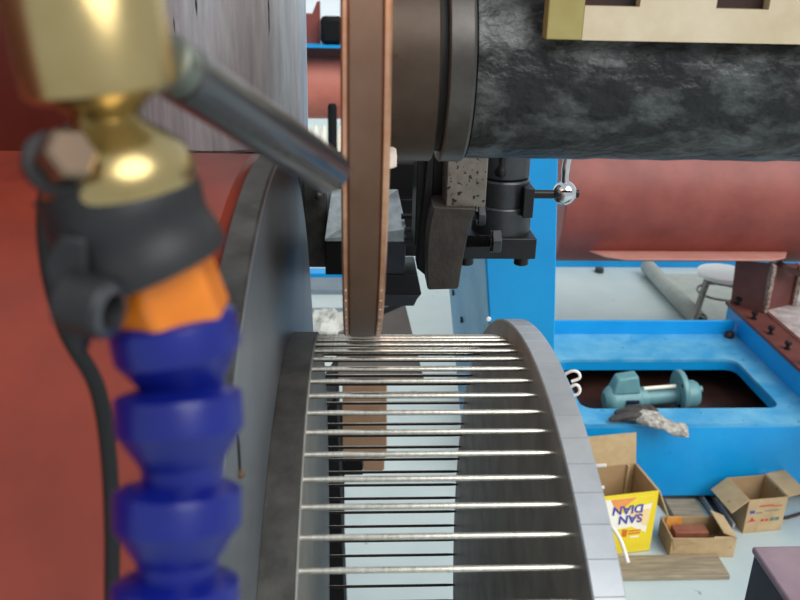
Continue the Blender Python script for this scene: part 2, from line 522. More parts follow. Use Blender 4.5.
ga = thing('guide_arm', (.1, .83, 1.59), 'dark cast guide arm with pitted block and curved jaw under the shaft', 'tool arm')
MB().box((.0903, .80, 1.6757), (.1300, .87, 1.735)).build('pitted_block', M['speckled'], ga, bevel=.0012)
jp = [(.0780, .80, 1.6775), (.0765, .80, 1.671), (.0745, .80, 1.660), (.0730, .80, 1.645), (.0726, .80, 1.628), (.0733, .80, 1.610), (.0745, .80, 1.592), (.0765, .80, 1.5905),
      (.1045, .80, 1.5915), (.1065, .80, 1.594), (.1078, .80, 1.610), (.1100, .80, 1.630), (.1128, .80, 1.648), (.1160, .80, 1.664), (.1195, .80, 1.6765)]
MB().prism([(x, .792, z) for x, y, z in jp], (0, .05, 0)).build('curved_jaw', M['tool_grey2'], ga, bevel=.0012)
MB().box((.064, .845, 1.62), (.092, .90, 1.735)).build('back_plate', M['black'], ga, bevel=.001)
MB().prism([(.066, .83, 1.6), (.08, .83, 1.588), (.08, .83, 1.73), (.074, .83, 1.735)], (0, .03, 0)).build('side_plate', M['black'], ga, bevel=.001)


def bolt(parent, a, b, r, head, hl, hr, thread=True):
    a, b = Vector(a), Vector(b)
    ax = (b - a).normalized()
    L_ = (b - a).length
    pr = [(r * .9, 0)]
    if thread:
        n = int(L_ / .0016)
        for i in range(n):
            pr += [(r, (i + .3) * .0016), (r * .84, (i + .8) * .0016)]
    else:
        pr += [(r, .0002)]
    pr.append((r * .9, L_))
    s = MB().lathe(a, ax, pr, 20).build('bolt', M['black'], parent, smooth=20)
    MB().lathe(b, ax, ((hr * .9, 0), (hr, .0008), (hr, hl - .0008), (hr * .9, hl)), 6, phase=.2).build('hex_nut', M['tool_grey'], s, smooth=20, bevel=.0004)
    return s


bolt(ga, (.108, .81, 1.6370), (.1395, .81, 1.6370), .0068, None, .0095, .0130)
bolt(ga, (.115, .83, 1.6585), (.1265, .83, 1.6585), .0046, None, .0080, .0115, False)
MB().rod((.114, .825, 1.636), (.114, .825, 1.6455), .0032, n=16).build('dowel', M['tool_grey'], ga)

tp = thing('tool_post', (.17, .9, 1.58), 'grey tool post with stepped cylinder body and chrome ball lever', 'tool post')
MB().box((.100, .868, 1.5975), (.2005, .95, 1.6215)).build('base', M['black'], tp, bevel=.0015)
MB().lathe((.1655, .905, 1.6215), (0, 0, 1), ((.0330, 0), (.0330, .0295), (.0318, .0310), (.0295, .0312), (.0292, .058), (.0275, .060)), 56).build('body', M['tool_grey'], tp)
MB().lathe((.1655, .905, 1.6805), (0, 0, 1), ((.025, 0), (.025, .003)), 56).build('neck', M['black_matte'], tp)
cp = MB().lathe((.1655, .905, 1.6835), (0, 0, 1), ((.0265, 0), (.0275, .001), (.0275, .036), (.0262, .038)), 56).build('cap', M['tool_grey'], tp)
MB().lathe((.1570, .8815, 1.6925), (0, -1, -.05), ((.0062, 0), (.0066, .0012), (.0040, .0022), (.003, .0015)), 24).build('ball_seat', M['black_matte'], cp)
MB().lathe((.1575, .8770, 1.6925), (0, 0, 1), ((.0012, -.0050), (.0036, -.0038), (.0048, -.001), (.0050, .001), (.0042, .004), (.0030, .006), (.0032, .03)), 24).build('ball_pin', M['black'], cp)
MB().box((.1820, .868, 1.645), (.1935, .90, 1.678)).build('clamp_lug', M['black'], tp, bevel=.001)
for x in (.1255, .1880):
    MB().lathe((x, .885, 1.5860), (0, 0, 1), ((.0075, 0), (.0085, .001), (.0085, .0115)), 24).build('foot_screw', M['black'], tp)
lv = MB().rod((.190, .885, 1.6675), (.222, .885, 1.6675), .0048, n=24).build('lever_pin', M['black'], tp)
ball = MB().lathe((.2300, .885, 1.6555), (0, 0, 1), [(max(.0002, .0135 * math.sin(PI * i / 14)), .0135 - .0135 * math.cos(PI * i / 14)) for i in range(15)], 32).build('lever_ball', M['chrome'], tp, smooth=60)
tag(ball, 'shiny chrome lever ball')
MB().rod((.2405, .885, 1.6685), (.2455, .885, 1.6685), .0046, n=20).build('pin_end', M['black'], lv)
MB().tube(bez([(.2295, .884, 1.681), (.2290, .885, 1.695), (.2310, .887, 1.712), (.2360, .89, 1.74)], 6), [.0042] * 6 + [.0046] * 6 + [.005] * 7, 16).build('lever_handle', M['chrome'], tp)

# ================================================================== BLUE COLUMN
bc = thing('machine_column', (.4, 1.45, 0), 'bright blue painted slanting machine column behind the tool post', 'column')


def fx(z):
    return .390 - .119 * z


def bx_(z):
    return .360 - .128 * z


MB().hexa([(fx(0), 1.3, 0), (.4445, 1.3, 0), (.4445, 1.6, 0), (bx_(0), 1.6, 0),
           (fx(1.85), 1.3, 1.85), (.3046, 1.3, 1.85), (.3046, 1.6, 1.85), (bx_(1.85), 1.6, 1.85)]).build('post', M['blue'], bc, bevel=.002)
# the left flank carries a dull blue side cover with a row of dark bolts
q = []
for z in (.9, 1.55):
    for y, e in ((1.304, -.0012), (1.304, .004), (1.596, .004), (1.596, -.0012)):
        k_ = (y - 1.3) / .3
        q.append((fx(z) * (1 - k_) + bx_(z) * k_ + e - .0008, y, z))
MB().hexa(q).build('side_cover', M['blue_dirty'], bc)
for i in range(5):
    y = 1.56 - .055 * i
    z = 1.285 - .036 * i
    k_ = (y - 1.3) / .3
    x = fx(z) * (1 - k_) + bx_(z) * k_ - .0015
    MB().lathe((x, y, z), (-1, 0, 0), ((.004, -.001), (.0065, .0004), (.0065, .003), (.003, .0036)), 16).build('cover_bolt', M['black'], bc)
MB().lathe((.2285, 1.302, 1.3390), (0, -1, 0), ((.003, 0), (.0046, .002), (.003, .005)), 12).build('white_plug', M['white_seat'], bc)

# ================================================================== RED PIPE, BRACKET, TANK
rp = thing('red_pipe', (2.6, 3.75, .607), 'large horizontal red-primed pipe lying on the bracket at right', 'pipe')
MB().lathe((.90, 3.75, .937), XP, ((.30, .02), (.318, 0), (.33, .006), (.33, 3.7), (.30, 3.71)), 96).build('shell', M['red'], rp)
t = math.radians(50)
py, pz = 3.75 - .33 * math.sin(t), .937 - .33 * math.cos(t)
MB().prism([(1.03, py + .03, pz), (1.10, py - .075, pz), (1.18, py - .11, pz), (1.84, py - .11, pz), (1.91, py - .075, pz), (1.97, py + .03, pz)], (0, 0, -.008)).build('bottom_ledge', mat('pale_ledge', (184, 124, 112), (194, 138, 126), 8, .6), rp, bevel=.002)  # ledge in a paler pink than the pipe shell

tk = thing('coolant_tank', (1.3, 3.0, 0), 'blue painted steel tank frame with rectangular opening on the floor', 'tank')
ZT = .352
X0, XI0, XI1, X1 = .60, .86, 1.634, 1.735
Y0, YI0, YI1, Y1 = 2.62, 2.735, 3.155, 3.43
MB().box((X0, Y0, .035), (2.6, Y0 + .02, ZT - .0125)).build('front_panel', M['blue'], tk, bevel=.004)


def ring(mb, outer, inner, z0, z1):
    n = len(outer)
    P = [(x, y, z0) for x, y in outer] + [(x, y, z1) for x, y in outer] + [(x, y, z0) for x, y in inner] + [(x, y, z1) for x, y in inner]
    F = []
    for i in range(n):
        j = (i + 1) % n
        F += [(i, j, n + j, n + i), (2 * n + j, 2 * n + i, 3 * n + i, 3 * n + j), (n + i, n + j, 3 * n + j, 3 * n + i), (j, i, 2 * n + i, 2 * n + j)]
    mb.add(P, F)


def rrect(x0, x1, y0, y1, r, n=6):
    out = []
    for cx, cy, a0 in ((x1 - r, y0 + r, -PI / 2), (x1 - r, y1 - r, 0), (x0 + r, y1 - r, PI / 2), (x0 + r, y0 + r, PI)):
        for i in range(n):
            a = a0 + PI / 2 * i / (n - 1)
            out.append((cx + r * math.cos(a), cy + r * math.sin(a)))
    return out


rg = MB()
ring(rg, rrect(X0, 2.6, Y0, Y1, .004), rrect(XI0, XI1, YI0, YI1, .05), ZT - .012, ZT)
rg.build('top_frame', M['blue_dirty'], tk, smooth=30)
rl_ = MB()
ring(rl_, rrect(XI0 - .008, XI1 + .008, YI0 - .008, YI1 + .008, .055), rrect(XI0 - .0005, XI1 + .0005, YI0 - .0005, YI1 + .0005, .05), ZT - .05, ZT - .0122)
rl_.build('opening_rim', M['blue'], tk, smooth=30)
MB().box((X0, Y1 - .012, ZT), (X1, Y1, ZT + .066)).build('rear_lip', M['blue'], tk, bevel=.002)
MB().box((X0, Y1 - .03, .035), (2.6, Y1, ZT - .013)).box((X0, Y0 + .02, .035), (X0 + .02, Y1 - .03, ZT - .013)).build('tank_wall', M['trough'], tk)
MB().box((X0 + .02, Y0 + .02, .035), (2.6, Y1 - .03, .20)).build('tank_bottom', M['trough'], tk)
for x in (.66, 1.62, 2.4):
    MB().box((x, Y0 + .05, 0), (x + .1, Y0 + .15, .035)).build('foot', M['black_matte'], tk)

bm_ = thing('side_beam', (2.0, 3.1, ZT), 'blue side beam with bolted red-brown flange beside the tank opening', 'beam')
MB().box((X1 + .008, 2.3, ZT), (1.80, 3.535, .448)).build('beam_web', M['blue'], bm_, bevel=.003)
MB().box((X1, 2.3, .448), (1.855, 3.545, .465)).build('flange', M['red_dark'], bm_, bevel=.002)
MB().box((1.855, 2.3, .455), (2.4, 3.545, .466)).build('deck_plate', mat('scuffed_deck', (150, 136, 134), (196, 188, 186), 14, .5), bm_, bevel=.002)
MB().box((1.855, 2.3, .466), (1.875, 3.45, .4695)).build('deck_edge', M['red_dark'], bm_)
for i, y in enumerate((3.50, 3.33, 3.17, 3.02, 2.885, 2.75)):
    MB().lathe((1.772, y, .465), (0, 0, 1), ((.013, 0), (.013, .004), (.0075, .005), (.0075, .022), (.014, .023), (.0145, .032), (.010, .035)), 16).build('flange_bolt', M['black'], bm_)
tag(MB().lathe((1.700, 3.385, ZT), (.2, -.2, 1), ((.018, 0), (.024, .006), (.022, .02), (.012, .03)), 7).build('lump', M['rustdark'], bevel=.003), 'small dark lump in the far corner of the blue tank frame', 'lump')

bk = thing('pipe_bracket', (1.9, 3.45, .465), 'red-brown welded bracket standing on the flange under the pipe', 'bracket')
MB().hexa([(1.755, 3.535, .466), (1.845, 3.40, .466), (1.857, 3.41, .466), (1.765, 3.545, .466),
           (1.755, 3.56, .655), (1.850, 3.43, .69), (1.862, 3.44, .69), (1.765, 3.57, .655)]).build('front_plate', M['red_dark'], bk)
MB().hexa([(1.857, 3.42, .466), (2.03, 3.50, .466), (2.03, 3.515, .466), (1.852, 3.435, .466),
           (1.862, 3.44, .69), (2.03, 3.50, .66), (2.03, 3.515, .66), (1.857, 3.455, .69)]).build('web', M['red_dark'], bk)
MB().box((1.846, 3.388, .466), (1.864, 3.425, .695)).build('weld_seam', M['primer_rust'], bk, bevel=.004)
MB().box((2.022, 3.48, .466), (2.045, 3.53, .66)).build('weld_seam', M['primer_rust'], bk, bevel=.004)
sad = MB()
sa = [(1.86 + .0, 0)]
pts_o, pts_i = [], []
for i in range(13):
    a = math.radians(205 + 10.8 * i)
    pts_o.append((2.06 + .19 * math.cos(a), 3.40, .735 + .105 * math.sin(a)))
    pts_i.append((2.06 + .17 * math.cos(a), 3.40, .735 + .085 * math.sin(a)))
sad.prism(pts_o + pts_i[::-1], (0, .05, 0))
sad.build('saddle_ring', M['rustdark'], bk)

# coolant pump resting in the tank
pu = thing('coolant_pump', (1.25, 2.93, .20), 'teal coolant pump with motor, tube and round flange in tank', 'pump')
ux = Vector((1, .02, .075)).normalized()
A = Vector((1.040, 2.93, .280))


def along(s, dy=0, dz=0):
    return A + ux * s + Vector((0, dy, dz))


MB().lathe(A, ux, ((.035, -.035), (.052, -.022), (.060, -.008), (.060, .004), (.056, .005), (.056, .105), (.045, .112), (.045, .135), (.030, .14)), 40).build('motor', M['teal'], pu)
tb = MB()
q = [(1.025, 2.89, .322), (1.140, 2.89, .330), (1.140, 2.97, .330), (1.025, 2.97, .322), (1.045, 2.90, .388), (1.125, 2.90, .402), (1.125, 2.96, .402), (1.045, 2.96, .388)]
tb.hexa(q)
tb.build('terminal_box', M['teal'], pu, bevel=.008, seg=3)
MB().box((1.080, 2.868, .285), (1.130, 2.878, .308)).build('name_plate', M['teal_dark'], pu)
MB().lathe(A, ux, ((.036, .135), (.032, .15), (.032, .255), (.042, .26), (.042, .275)), 32).build('tube', M['teal'], pu)
MB().rod(along(.12, -.01, .047), along(.25, -.01, .047), .008, n=12).build('drain_pipe', M['carton_white'], pu)
fl_ = MB().lathe(A + Vector((0, 0, .02)), ux, ((.045, .265), (.082, .265), (.085, .269), (.085, .283), (.082, .287), (.045, .287)), 48).build('flange', M['teal'], pu)
for k in range(4):
    a = PI / 4 + k * PI / 2
    MB().lathe(along(.261, .066 * math.cos(a), .02 + .066 * math.sin(a)), ux, ((.007, 0), (.009, .002), (.009, .005)), 10).build('flange_hole', M['black_matte'], fl_)
MB().lathe(A, ux, ((.05, .285), (.056, .293), (.056, .333), (.048, .348), (.02, .353)), 40).build('volute', M['teal'], pu)
MB().rod(along(.348, 0, .018), along(.365, 0, .018), .014, n=16).build('outlet', M['teal'], pu)

# glove draped over the tank edge
gl = thing('work_glove', (1.07, 2.6, ZT), 'crumpled grey and white work glove lying on the blue tank edge', 'glove')
gp = MB()


def blob(mb, pts, rad, flat, n=14):
    """a flattened tube (glove pieces)"""
    P = [Vector(p) for p in pts]
    V, F = [], []
    for i, p in enumerate(P):
        t_ = (P[min(i + 1, len(P) - 1)] - P[max(i - 1, 0)])
        t_.z *= .3
        t_.normalize()
        side = t_.cross(Vector((0, 0, 1))).normalized()
        nz = side.cross(t_)
        for k in range(n):
            a = 2 * PI * k / n
            wob = 1 + .12 * math.sin(3 * a + i * 1.3)
            V.append(p + side * math.cos(a) * rad[i] * wob + nz * math.sin(a) * flat[i] * wob)
    for i in range(len(P) - 1):
        for k in range(n):
            j = (k + 1) % n
            F.append((i * n + k, i * n + j, (i + 1) * n + j, (i + 1) * n + k))
    F.append(tuple(range(n))[::-1])
    F.append(tuple((len(P) - 1) * n + k for k in range(n)))
    mb.add(V, F)


blob(gp, bez([(1.03, 2.642, .378), (1.070, 2.612, .383), (1.110, 2.578, .379), (1.145, 2.552, .373), (1.190, 2.538, .370)], 4),
     [.030, .036, .042, .046, .048, .048, .046, .042, .038, .034, .033, .036, .040, .043, .044, .044, .038], [.012, .018, .021, .022, .022, .021, .019, .017, .015, .014, .014, .014, .015, .016, .016, .014, .009])
gp.build('cuff_and_palm', M['glove_light'], gl, smooth=70)
for i, (ex, ey, sx, sy) in enumerate(((.930, 2.628, 1.060, 2.612), (.965, 2.680, 1.065, 2.632), (1.015, 2.712, 1.080, 2.645), (1.065, 2.715, 1.105, 2.640))):
    fg = MB()
    a_, b_ = Vector((sx, sy, .388)), Vector((ex, ey, .366))
    blob(fg, bez([a_, a_.lerp(b_, .35) + Vector((0, 0, .012)), a_.lerp(b_, .7) + Vector((0, 0, .008)), b_], 3),
         [.014, .016, .017, .018, .018, .018, .018, .017, .015, .008], [.010, .012, .013, .013, .012, .012, .011, .010, .009, .004], 10)
    fg.build('finger', M['glove_dark'], gl, smooth=70)
th = MB()
blob(th, bez([(1.06, 2.606, .372), (1.01, 2.612, .380), (.965, 2.632, .366)], 4), [.014, .015, .015, .014, .013, .012, .012, .011, .006], [.010] * 8 + [.004], 10)
th.build('thumb', M['glove_dark'], gl, smooth=70)

# ================================================================== CARTONS ON THE FLOOR


def wall4(mb, a, b, h0, h1, t, inward):
    a, b = Vector(a), Vector(b)
    n = Vector(inward).normalized() * t
    mb.hexa([a + Vector((0, 0, h0)), b + Vector((0, 0, h0)), b + n + Vector((0, 0, h0)), a + n + Vector((0, 0, h0)),
             a + Vector((0, 0, h1)), b + Vector((0, 0, h1)), b + n + Vector((0, 0, h1)), a + n + Vector((0, 0, h1))])


def carton(name, loc, rz, W, D, Hh, label, mats, t=.004):
    root = thing(name, loc, label, 'box')
    R_ = Matrix.Translation(Vector(loc)) @ Matrix.Rotation(rz, 4, 'Z')

    def W_(mb):
        mb.v = [tuple(R_ @ Vector(p)) for p in mb.v]
        return mb
    W_(MB().box((0, 0, 0), (W, D, t))).build('base', mats[1], root)
    W_(MB().box((0, 0, t), (W, t, Hh))).build('front_wall', mats[0], root)
    W_(MB().box((0, D - t, t), (W, D, Hh))).build('back_wall', mats[1], root)
    W_(MB().box((0, t, t), (t, D - t, Hh))).build('side_wall', mats[1], root)
    W_(MB().box((W - t, t, t), (W, D - t, Hh))).build('side_wall', mats[1], root)
    return root, R_


def flap(root, R_, a, b, out, L_, mt, t=.004):
    """flap hinged on edge a-b, reaching out along vector out (local)"""
    a, b, o = Vector(a), Vector(b), Vector(out).normalized() * L_
    n = (b - a).cross(o).normalized() * t
    mb = MB().hexa([a, b, b + o * .99, a + o, a + n, b + n, b + o * .99 + n, a + o + n])
    mb.v = [tuple(R_ @ Vector(p)) for p in mb.v]
    return mb.build('flap', mt, root)


def text_mesh(body, size, mtx, material, parent, name):
    cu = bpy.data.curves.new('lettering', 'FONT')
    cu.body = body
    cu.size = size
    cu.align_x = 'CENTER'
    cu.align_y = 'CENTER'
    cu.offset = size * .022
    cu.extrude = .0004
    to = bpy.data.objects.new('lettering', cu)
    COL.objects.link(to)
    bpy.context.view_layer.update()
    me = bpy.data.meshes.new_from_object(to.evaluated_get(bpy.context.evaluated_depsgraph_get()))
    bpy.data.objects.remove(to)
    off = Vector((0, 0, 0))
    q = parent
    while q is not None:
        off += q.location
        q = q.parent
    me.transform(Matrix.Translation(-off) @ mtx)
    me.materials.clear()
    me.materials.append(material)
    o = bpy.data.objects.new(name, me)
    COL.objects.link(o)
    o.parent = parent
    return o


# yellow carton standing upside down
B1W, B1D, B1H = .235, .175, .250
c1, R1 = carton('carton', (.806, 2.312, 0), math.radians(9), B1W, B1D, B1H, 'open yellow printed carton standing upside down beside the drum rim', (M['yellow'], M['card_in']))
front1 = [o for o in c1.children if o.name.startswith('front_wall')][0]


def on_front(Rm, parent, poly, material, name, dy=-.0006):
    mb = MB().prism([(x, dy, z) for x, z in poly], (0, .0005, 0))
    mb.v = [tuple(Rm @ Vector(p)) for p in mb.v]
    return mb.build(name, material, parent)


on_front(R1, front1, [(.015, .030), (.205, .030), (.218, .235), (.015, .235)], M['carton_white'], 'printed_panel', -.0006)
on_front(R1, front1, [(.015, .030), (.205, .030), (.209, .085), (.15, .115), (.015, .10)], M['yellow'], 'printed_band', -.0010)
on_front(R1, front1, [(.06, .235), (.218, .235), (.215, .205), (.16, .195), (.10, .170)], M['yellow'], 'printed_band', -.0010)
on_front(R1, front1, [(.06, .235), (.155, .235), (.12, .205), (.085, .185)], M['carton_orange'], 'printed_band', -.0014)
on_front(R1, front1, [(.13, .175), (.213, .185), (.210, .110), (.19, .12)], mat('carton_peach', (250, 214, 150), (248, 224, 176), 8, .4), 'printed_band', -.0012)
for zz, x0, x1, mm in ((.094, .142, .188, 'ink_orange'), (.083, .142, .186, 'ink_orange'), (.068, .150, .184, 'carton_white')):
    on_front(R1, front1, [(x0, zz), (x1, zz), (x1, zz + .006), (x0, zz + .006)], M[mm], 'printed_line', -.0018)
on_front(R1, front1, [(.118, .078), (.136, .074), (.138, .104), (.118, .108)], M['ink_orange'], 'printed_line', -.0018)
base_rot = Matrix.Rotation(PI / 2, 4, 'X')
for s_, cx, cz in (('SAN', .142, .150), ('DIAN', .128, .190)):
    mt = R1 @ Matrix.Translation((cx, -.0022, cz)) @ base_rot @ Matrix.Rotation(PI, 4, 'Z')
    text_mesh(s_, .047, mt, M['ink_blue'], front1, 'lettering')
flap(c1, R1, (0, B1D, B1H), (B1W, B1D, B1H), (0, .25, 1), .115, M['card'])
flap(c1, R1, (B1W, B1D - .01, B1H), (B1W, 0, B1H), (.42, -.1, -1), .12, M['card'])
MB().rod(R1 @ Vector((B1W - .03, B1D - .008, .01)), R1 @ Vector((B1W - .03, B1D - .008, B1H)), .006, n=8).build('corner_fold', M['card'], c1)

# low torn carton with a brown block
c2, R2 = carton('carton', (1.096, 2.312, 0), math.radians(-1), .226, .126, .080, 'low torn cardboard carton holding a brown block, behind the wooden board', (M['card'], M['card_in']))
flap(c2, R2, (.002, 0, .08), (.002, .12, .08), (.3, 0, -1), .03, M['card'])
flap(c2, R2, (.15, .004, .08), (.226, .004, .08), (0, .6, -.5), .035, M['card'])
flap(c2, R2, (.226, .0, .08), (.226, .126, .08), (-.45, .1, .15), .05, M['card'])
on_front(R2, c2, [(.0, .08), (.05, .08), (.085, .06), (.03, .052), (.012, .03)], M['card_in'], 'torn_patch', -.002)
mb = MB().box((.02, .117, .03), (.075, .1205, .082))
mb.v = [tuple(R2 @ Vector(p)) for p in mb.v]
mb.build('orange_stain', M['tape'], c2)
blk = MB()
blk.box((1.125, 2.356, .006), (1.245, 2.402, .070))
tag(blk.build('block', M['brown_block'], bevel=.003), 'reddish brown block lying inside the low torn carton', 'block')
tag(MB().box((1.123, 2.325, .005), (1.275, 2.352, .050)).build('dark_bar', M['black'], bevel=.004), 'dark metal bar beside the brown block in the low carton', 'bar')

# small carton with open flaps
B3W, B3D, B3H = .152, .145, .143
c3, R3 = carton('carton', (1.413, 2.437, 0), math.radians(7), B3W, B3D, B3H, 'small open cardboard carton with faded red print and spread flaps', (M['card'], M['card_in']))
flap(c3, R3, (0, 0, B3H), (0, B3D, B3H), (-1, -.05, -.75), .078, M['card'])
flap(c3, R3, (B3W, B3D, B3H), (B3W, 0, B3H), (1, .12, .05), .085, M['card'])
f3 = [o for o in c3.children if o.name.startswith('front_wall')][0]
for (x0, x1, z0_, z1_, mm) in ((.045, .10, .112, .117, 'ink_red'), (.10, .135, .109, .112, 'ink_red'), (.012, .03, .085, .098, 'ink_blue'), (.035, .062, .084, .088, 'ink_green'),
                               (.070, .128, .090, .093, 'ink_green'), (.062, .074, .047, .057, 'ink_red'), (.080, .090, .047, .057, 'ink_red'), (.098, .114, .046, .060, 'ink_green'), (.118, .134, .046, .060, 'ink_green')):
    on_front(R3, f3, [(x0, z0_), (x1, z0_), (x1, z1_), (x0, z1_)], M[mm], 'print_mark', -.001)
on_front(R3, f3, [(.006, .048), (.018, .056), (.024, .070), (.032, .058), (.042, .050), (.026, .050)], M['ink_red'], 'print_mark', -.001)

tag(MB().box((.86, 2.195, 0), (1.262, 2.306, .018)).build('board', M['wood'], bevel=.003), 'weathered grey wooden board lying in front of the low carton', 'board')
rl = thing('floor_rail', (1.35, 2.6, 0), 'grey steel channel lying on the floor between the two cartons', 'rail')
MB().hexa([(1.336, 2.46, 0), (1.392, 2.47, 0), (1.375, 3.0, 0), (1.325, 3.0, 0), (1.336, 2.46, .006), (1.392, 2.47, .006), (1.375, 3.0, .006), (1.325, 3.0, .006)]).build('web', M['steel_dark'], rl)
for dx in (0, .047):
    MB().hexa([(1.336 + dx, 2.46, .006), (1.345 + dx, 2.46, .006), (1.333 + dx, 3.0, .006), (1.325 + dx, 3.0, .006),
               (1.336 + dx, 2.46, .026), (1.345 + dx, 2.46, .026), (1.333 + dx, 3.0, .026), (1.325 + dx, 3.0, .026)]).build('rail_flange', M['ring'], rl)
tag(MB().box((1.18, 2.50, 0), (1.30, 2.615, .028)).build('scrap_board', M['wood'], bevel=.003), 'short dark board end lying in front of the tank foot', 'board')
tag(MB().tube(bez([(1.575, 2.53, .006), (1.61, 2.518, .006), (1.65, 2.53, .006), (1.72, 2.545, .006), (1.9, 2.5, .006)], 6), .006, 10).build('floor_cable', M['rustdark']), 'dark cable lying on the floor right of the small carton', 'cable')

# ================================================================== FLOOR BEHIND: BEAM, MAT, STOOL
tag(MB().box((.55, 5.3, 0), (5, 5.42, .075)).build('floor_beam', M['blue'], bevel=.003), 'long blue beam on the floor beneath the red pipe', 'beam')
tag(MB().lathe((1.64, 5.20, .0), (0, 0, 1), ((.02, 0), (.032, .004), (.030, .03), (.016, .036)), 8).build('floor_bolt', M['tool_grey']), 'small grey nut on the floor before the blue beam', 'nut')
mr = thing('floor_mat', (2.2, 4.7, 0), 'grey felt mat partly rolled up on the floor by the stool', 'mat')
a_, b_ = Vector((1.955, 5.16, .058)), Vector((1.955, 4.25, .058))
spi = []
rolls = MB()
n = 40
P = []
for e in (a_, b_):
    for i in range(n):
        a = PI * 1.5 - i / n * PI * 3.4
        r = .055 - i * .0007
        P.append(e + Vector((r * math.cos(a), 0, r * math.sin(a))))
F = [(i, i + 1, n + i + 1, n + i) for i in range(n - 1)]
ro = rolls.add(P, F).build('rolled_edge', M['mat_grey'], mr, smooth=60)
so_ = ro.modifiers.new('thick', 'SOLIDIFY')
so_.thickness = .006
MB().hexa([(1.955, 4.25, 0), (2.75, 4.25, 0), (2.75, 5.16, 0), (1.955, 5.16, 0), (1.955, 4.25, .006), (2.75, 4.25, .006), (2.75, 5.16, .006), (1.955, 5.16, .006)]).build('flat_sheet', M['mat_grey'], mr)

st = thing('stool', (2.035, 4.23, 0), 'round white-topped metal stool behind the tank', 'stool')
SX, SYY, SH = 2.035, 4.23, .36
MB().lathe((SX, SYY, SH - .028), (0, 0, 1), ((.12, 0), (.142, .004), (.148, .014), (.144, .026), (.13, .030), (.02, .031)), 48).build('seat', M['white_seat'], st)
for k in range(4):
    a = math.radians(200 + 90 * k)
    c_, s_ = math.cos(a), math.sin(a)
    MB().tube(bez([(SX + .05 * c_, SYY + .05 * s_, SH - .035), (SX + .10 * c_, SYY + .10 * s_, SH - .045), (SX + .125 * c_, SYY + .125 * s_, SH - .10), (SX + .17 * c_, SYY + .17 * s_, 0)], 6), .015, 12).build('leg', M['worn_leg'], st)
MB().lathe((SX, SYY, SH - .12), (0, 0, 1), [(.128 + .007 * math.cos(i * PI / 4), .007 * math.sin(i * PI / 4)) for i in range(8)], 40, closed=True).build('ring', M['worn_leg'], st)
MB().lathe((SX, SYY, SH - .06), (0, 0, 1), ((.07, 0), (.085, .01), (.085, .033), (.07, .034)), 32).build('under_ring', M['worn_leg'], st)

# dark block low in the right corner
dbk = thing('machine_block', (.56, .8, 0), 'dark machine block with mauve top in the lower right corner', 'block')
MB().box((.524, .60, 0), (.80, .868, 1.19)).build('body', M['darkbox'], dbk, bevel=.003)
MB().box((.522, .598, 1.19), (.802, .872, 1.2)).build('top_plate', M['mauve'], dbk, bevel=.003)

# ================================================================== THINGS SEEN THROUGH THE RODS
bd = thing('bed_plate', (-.04, 1.5, 0), 'black upright bed plate with slanted taupe sheet, seen past the copper wheel', 'machine plate')
MB().hexa([(-.085, 1.42, 0), (-.002, 1.42, 0), (-.002, 1.6, 0), (-.085, 1.6, 0), (-.075, 1.42, 1.06), (-.0335, 1.42, 1.13), (-.034, 1.6, 1.13), (-.075, 1.6, 1.06)]).build('plate', M['black_matte'], bd, bevel=.002)
sh_ = MB().prism([(-.032, 1.5, 1.118), (.141, 1.5, 1.118), (.0985, 1.5, 1.2835), (.03, 1.5, 1.250), (-.032, 1.5, 1.22)], (0, .012, 0)).build('sheet', M['taupe'], bd, bevel=.001)
MB().prism([(.03, 1.498, 1.250), (.0985, 1.498, 1.283), (.0985, 1.498, 1.295), (.03, 1.498, 1.263)], (0, .016, 0)).build('edge_strip', M['black'], sh_, bevel=.001)
tag(MB().prism([(-.03, 1.9, .675), (.0243, 1.9, .675), (.0243, 1.9, .642), (.03, 1.9, .635), (.075, 1.9, .635), (.081, 1.9, .642), (.0815, 1.9, .672), (.0872, 1.9, .69), (.084, 1.9, .90), (-.03, 1.9, .90)], (0, .02, 0)).build('tan_panel', M['tan'], bevel=.003),
    'tan board seen between the rods under the copper wheel', 'panel')
pst = thing('panel_stand', (-.06, 1.95, 0), 'dark stand holding the tan board behind the rods', 'stand')
MB().box((-.10, 1.921, 0), (-.026, 1.98, .80)).build('post', M['black_matte'], pst, bevel=.003)
MB().box((-.10, 1.9, .625), (.0240, 1.921, .6745)).build('arm', M['black_matte'], pst, bevel=.003)
# crumpled bag on a low bench far behind
bg_ = MB()
nU, nV = 18, 12
P, F = [], []
for j in range(nV + 1):
    for i in range(nU):
        a = 2 * PI * i / nU
        ph = j / nV * PI / 2
        rr = (1 + .13 * math.sin(3 * a + j) + .10 * random.uniform(-1, 1))
        P.append((-.12 + .17 * rr * math.cos(a) * math.cos(ph), 4.15 + .2 * rr * math.sin(a) * math.cos(ph), .13 * rr * math.sin(ph)))
for j in range(nV):
    for i in range(nU):
        k = (i + 1) % nU
        F.append((j * nU + i, j * nU + k, (j + 1) * nU + k, (j + 1) * nU + i))
tag(bg_.add(P, F).build('plastic_bag', M['bag'], smooth=20), 'crumpled clear plastic bag on the floor left of the copper wheel', 'bag')
tag(MB().box((-.9, 5.02, 0), (.35, 5.12, .05)).build('floor_beam', M['blue'], bevel=.003), 'short blue beam on the floor far behind the headstock', 'beam')
tag(MB().box((-.9, 4.78, 0), (.35, 4.99, .035)).build('floor_sill', M['grey_blue'], bevel=.003), 'grey-blue sill on the floor before the short blue beam', 'sill')
tag(MB().box((-.9, 4.40, 0), (.1, 4.50, .03)).build('floor_strip', M['grey_blue'], bevel=.003), 'dark grey strip on the floor behind the plastic bag', 'strip')

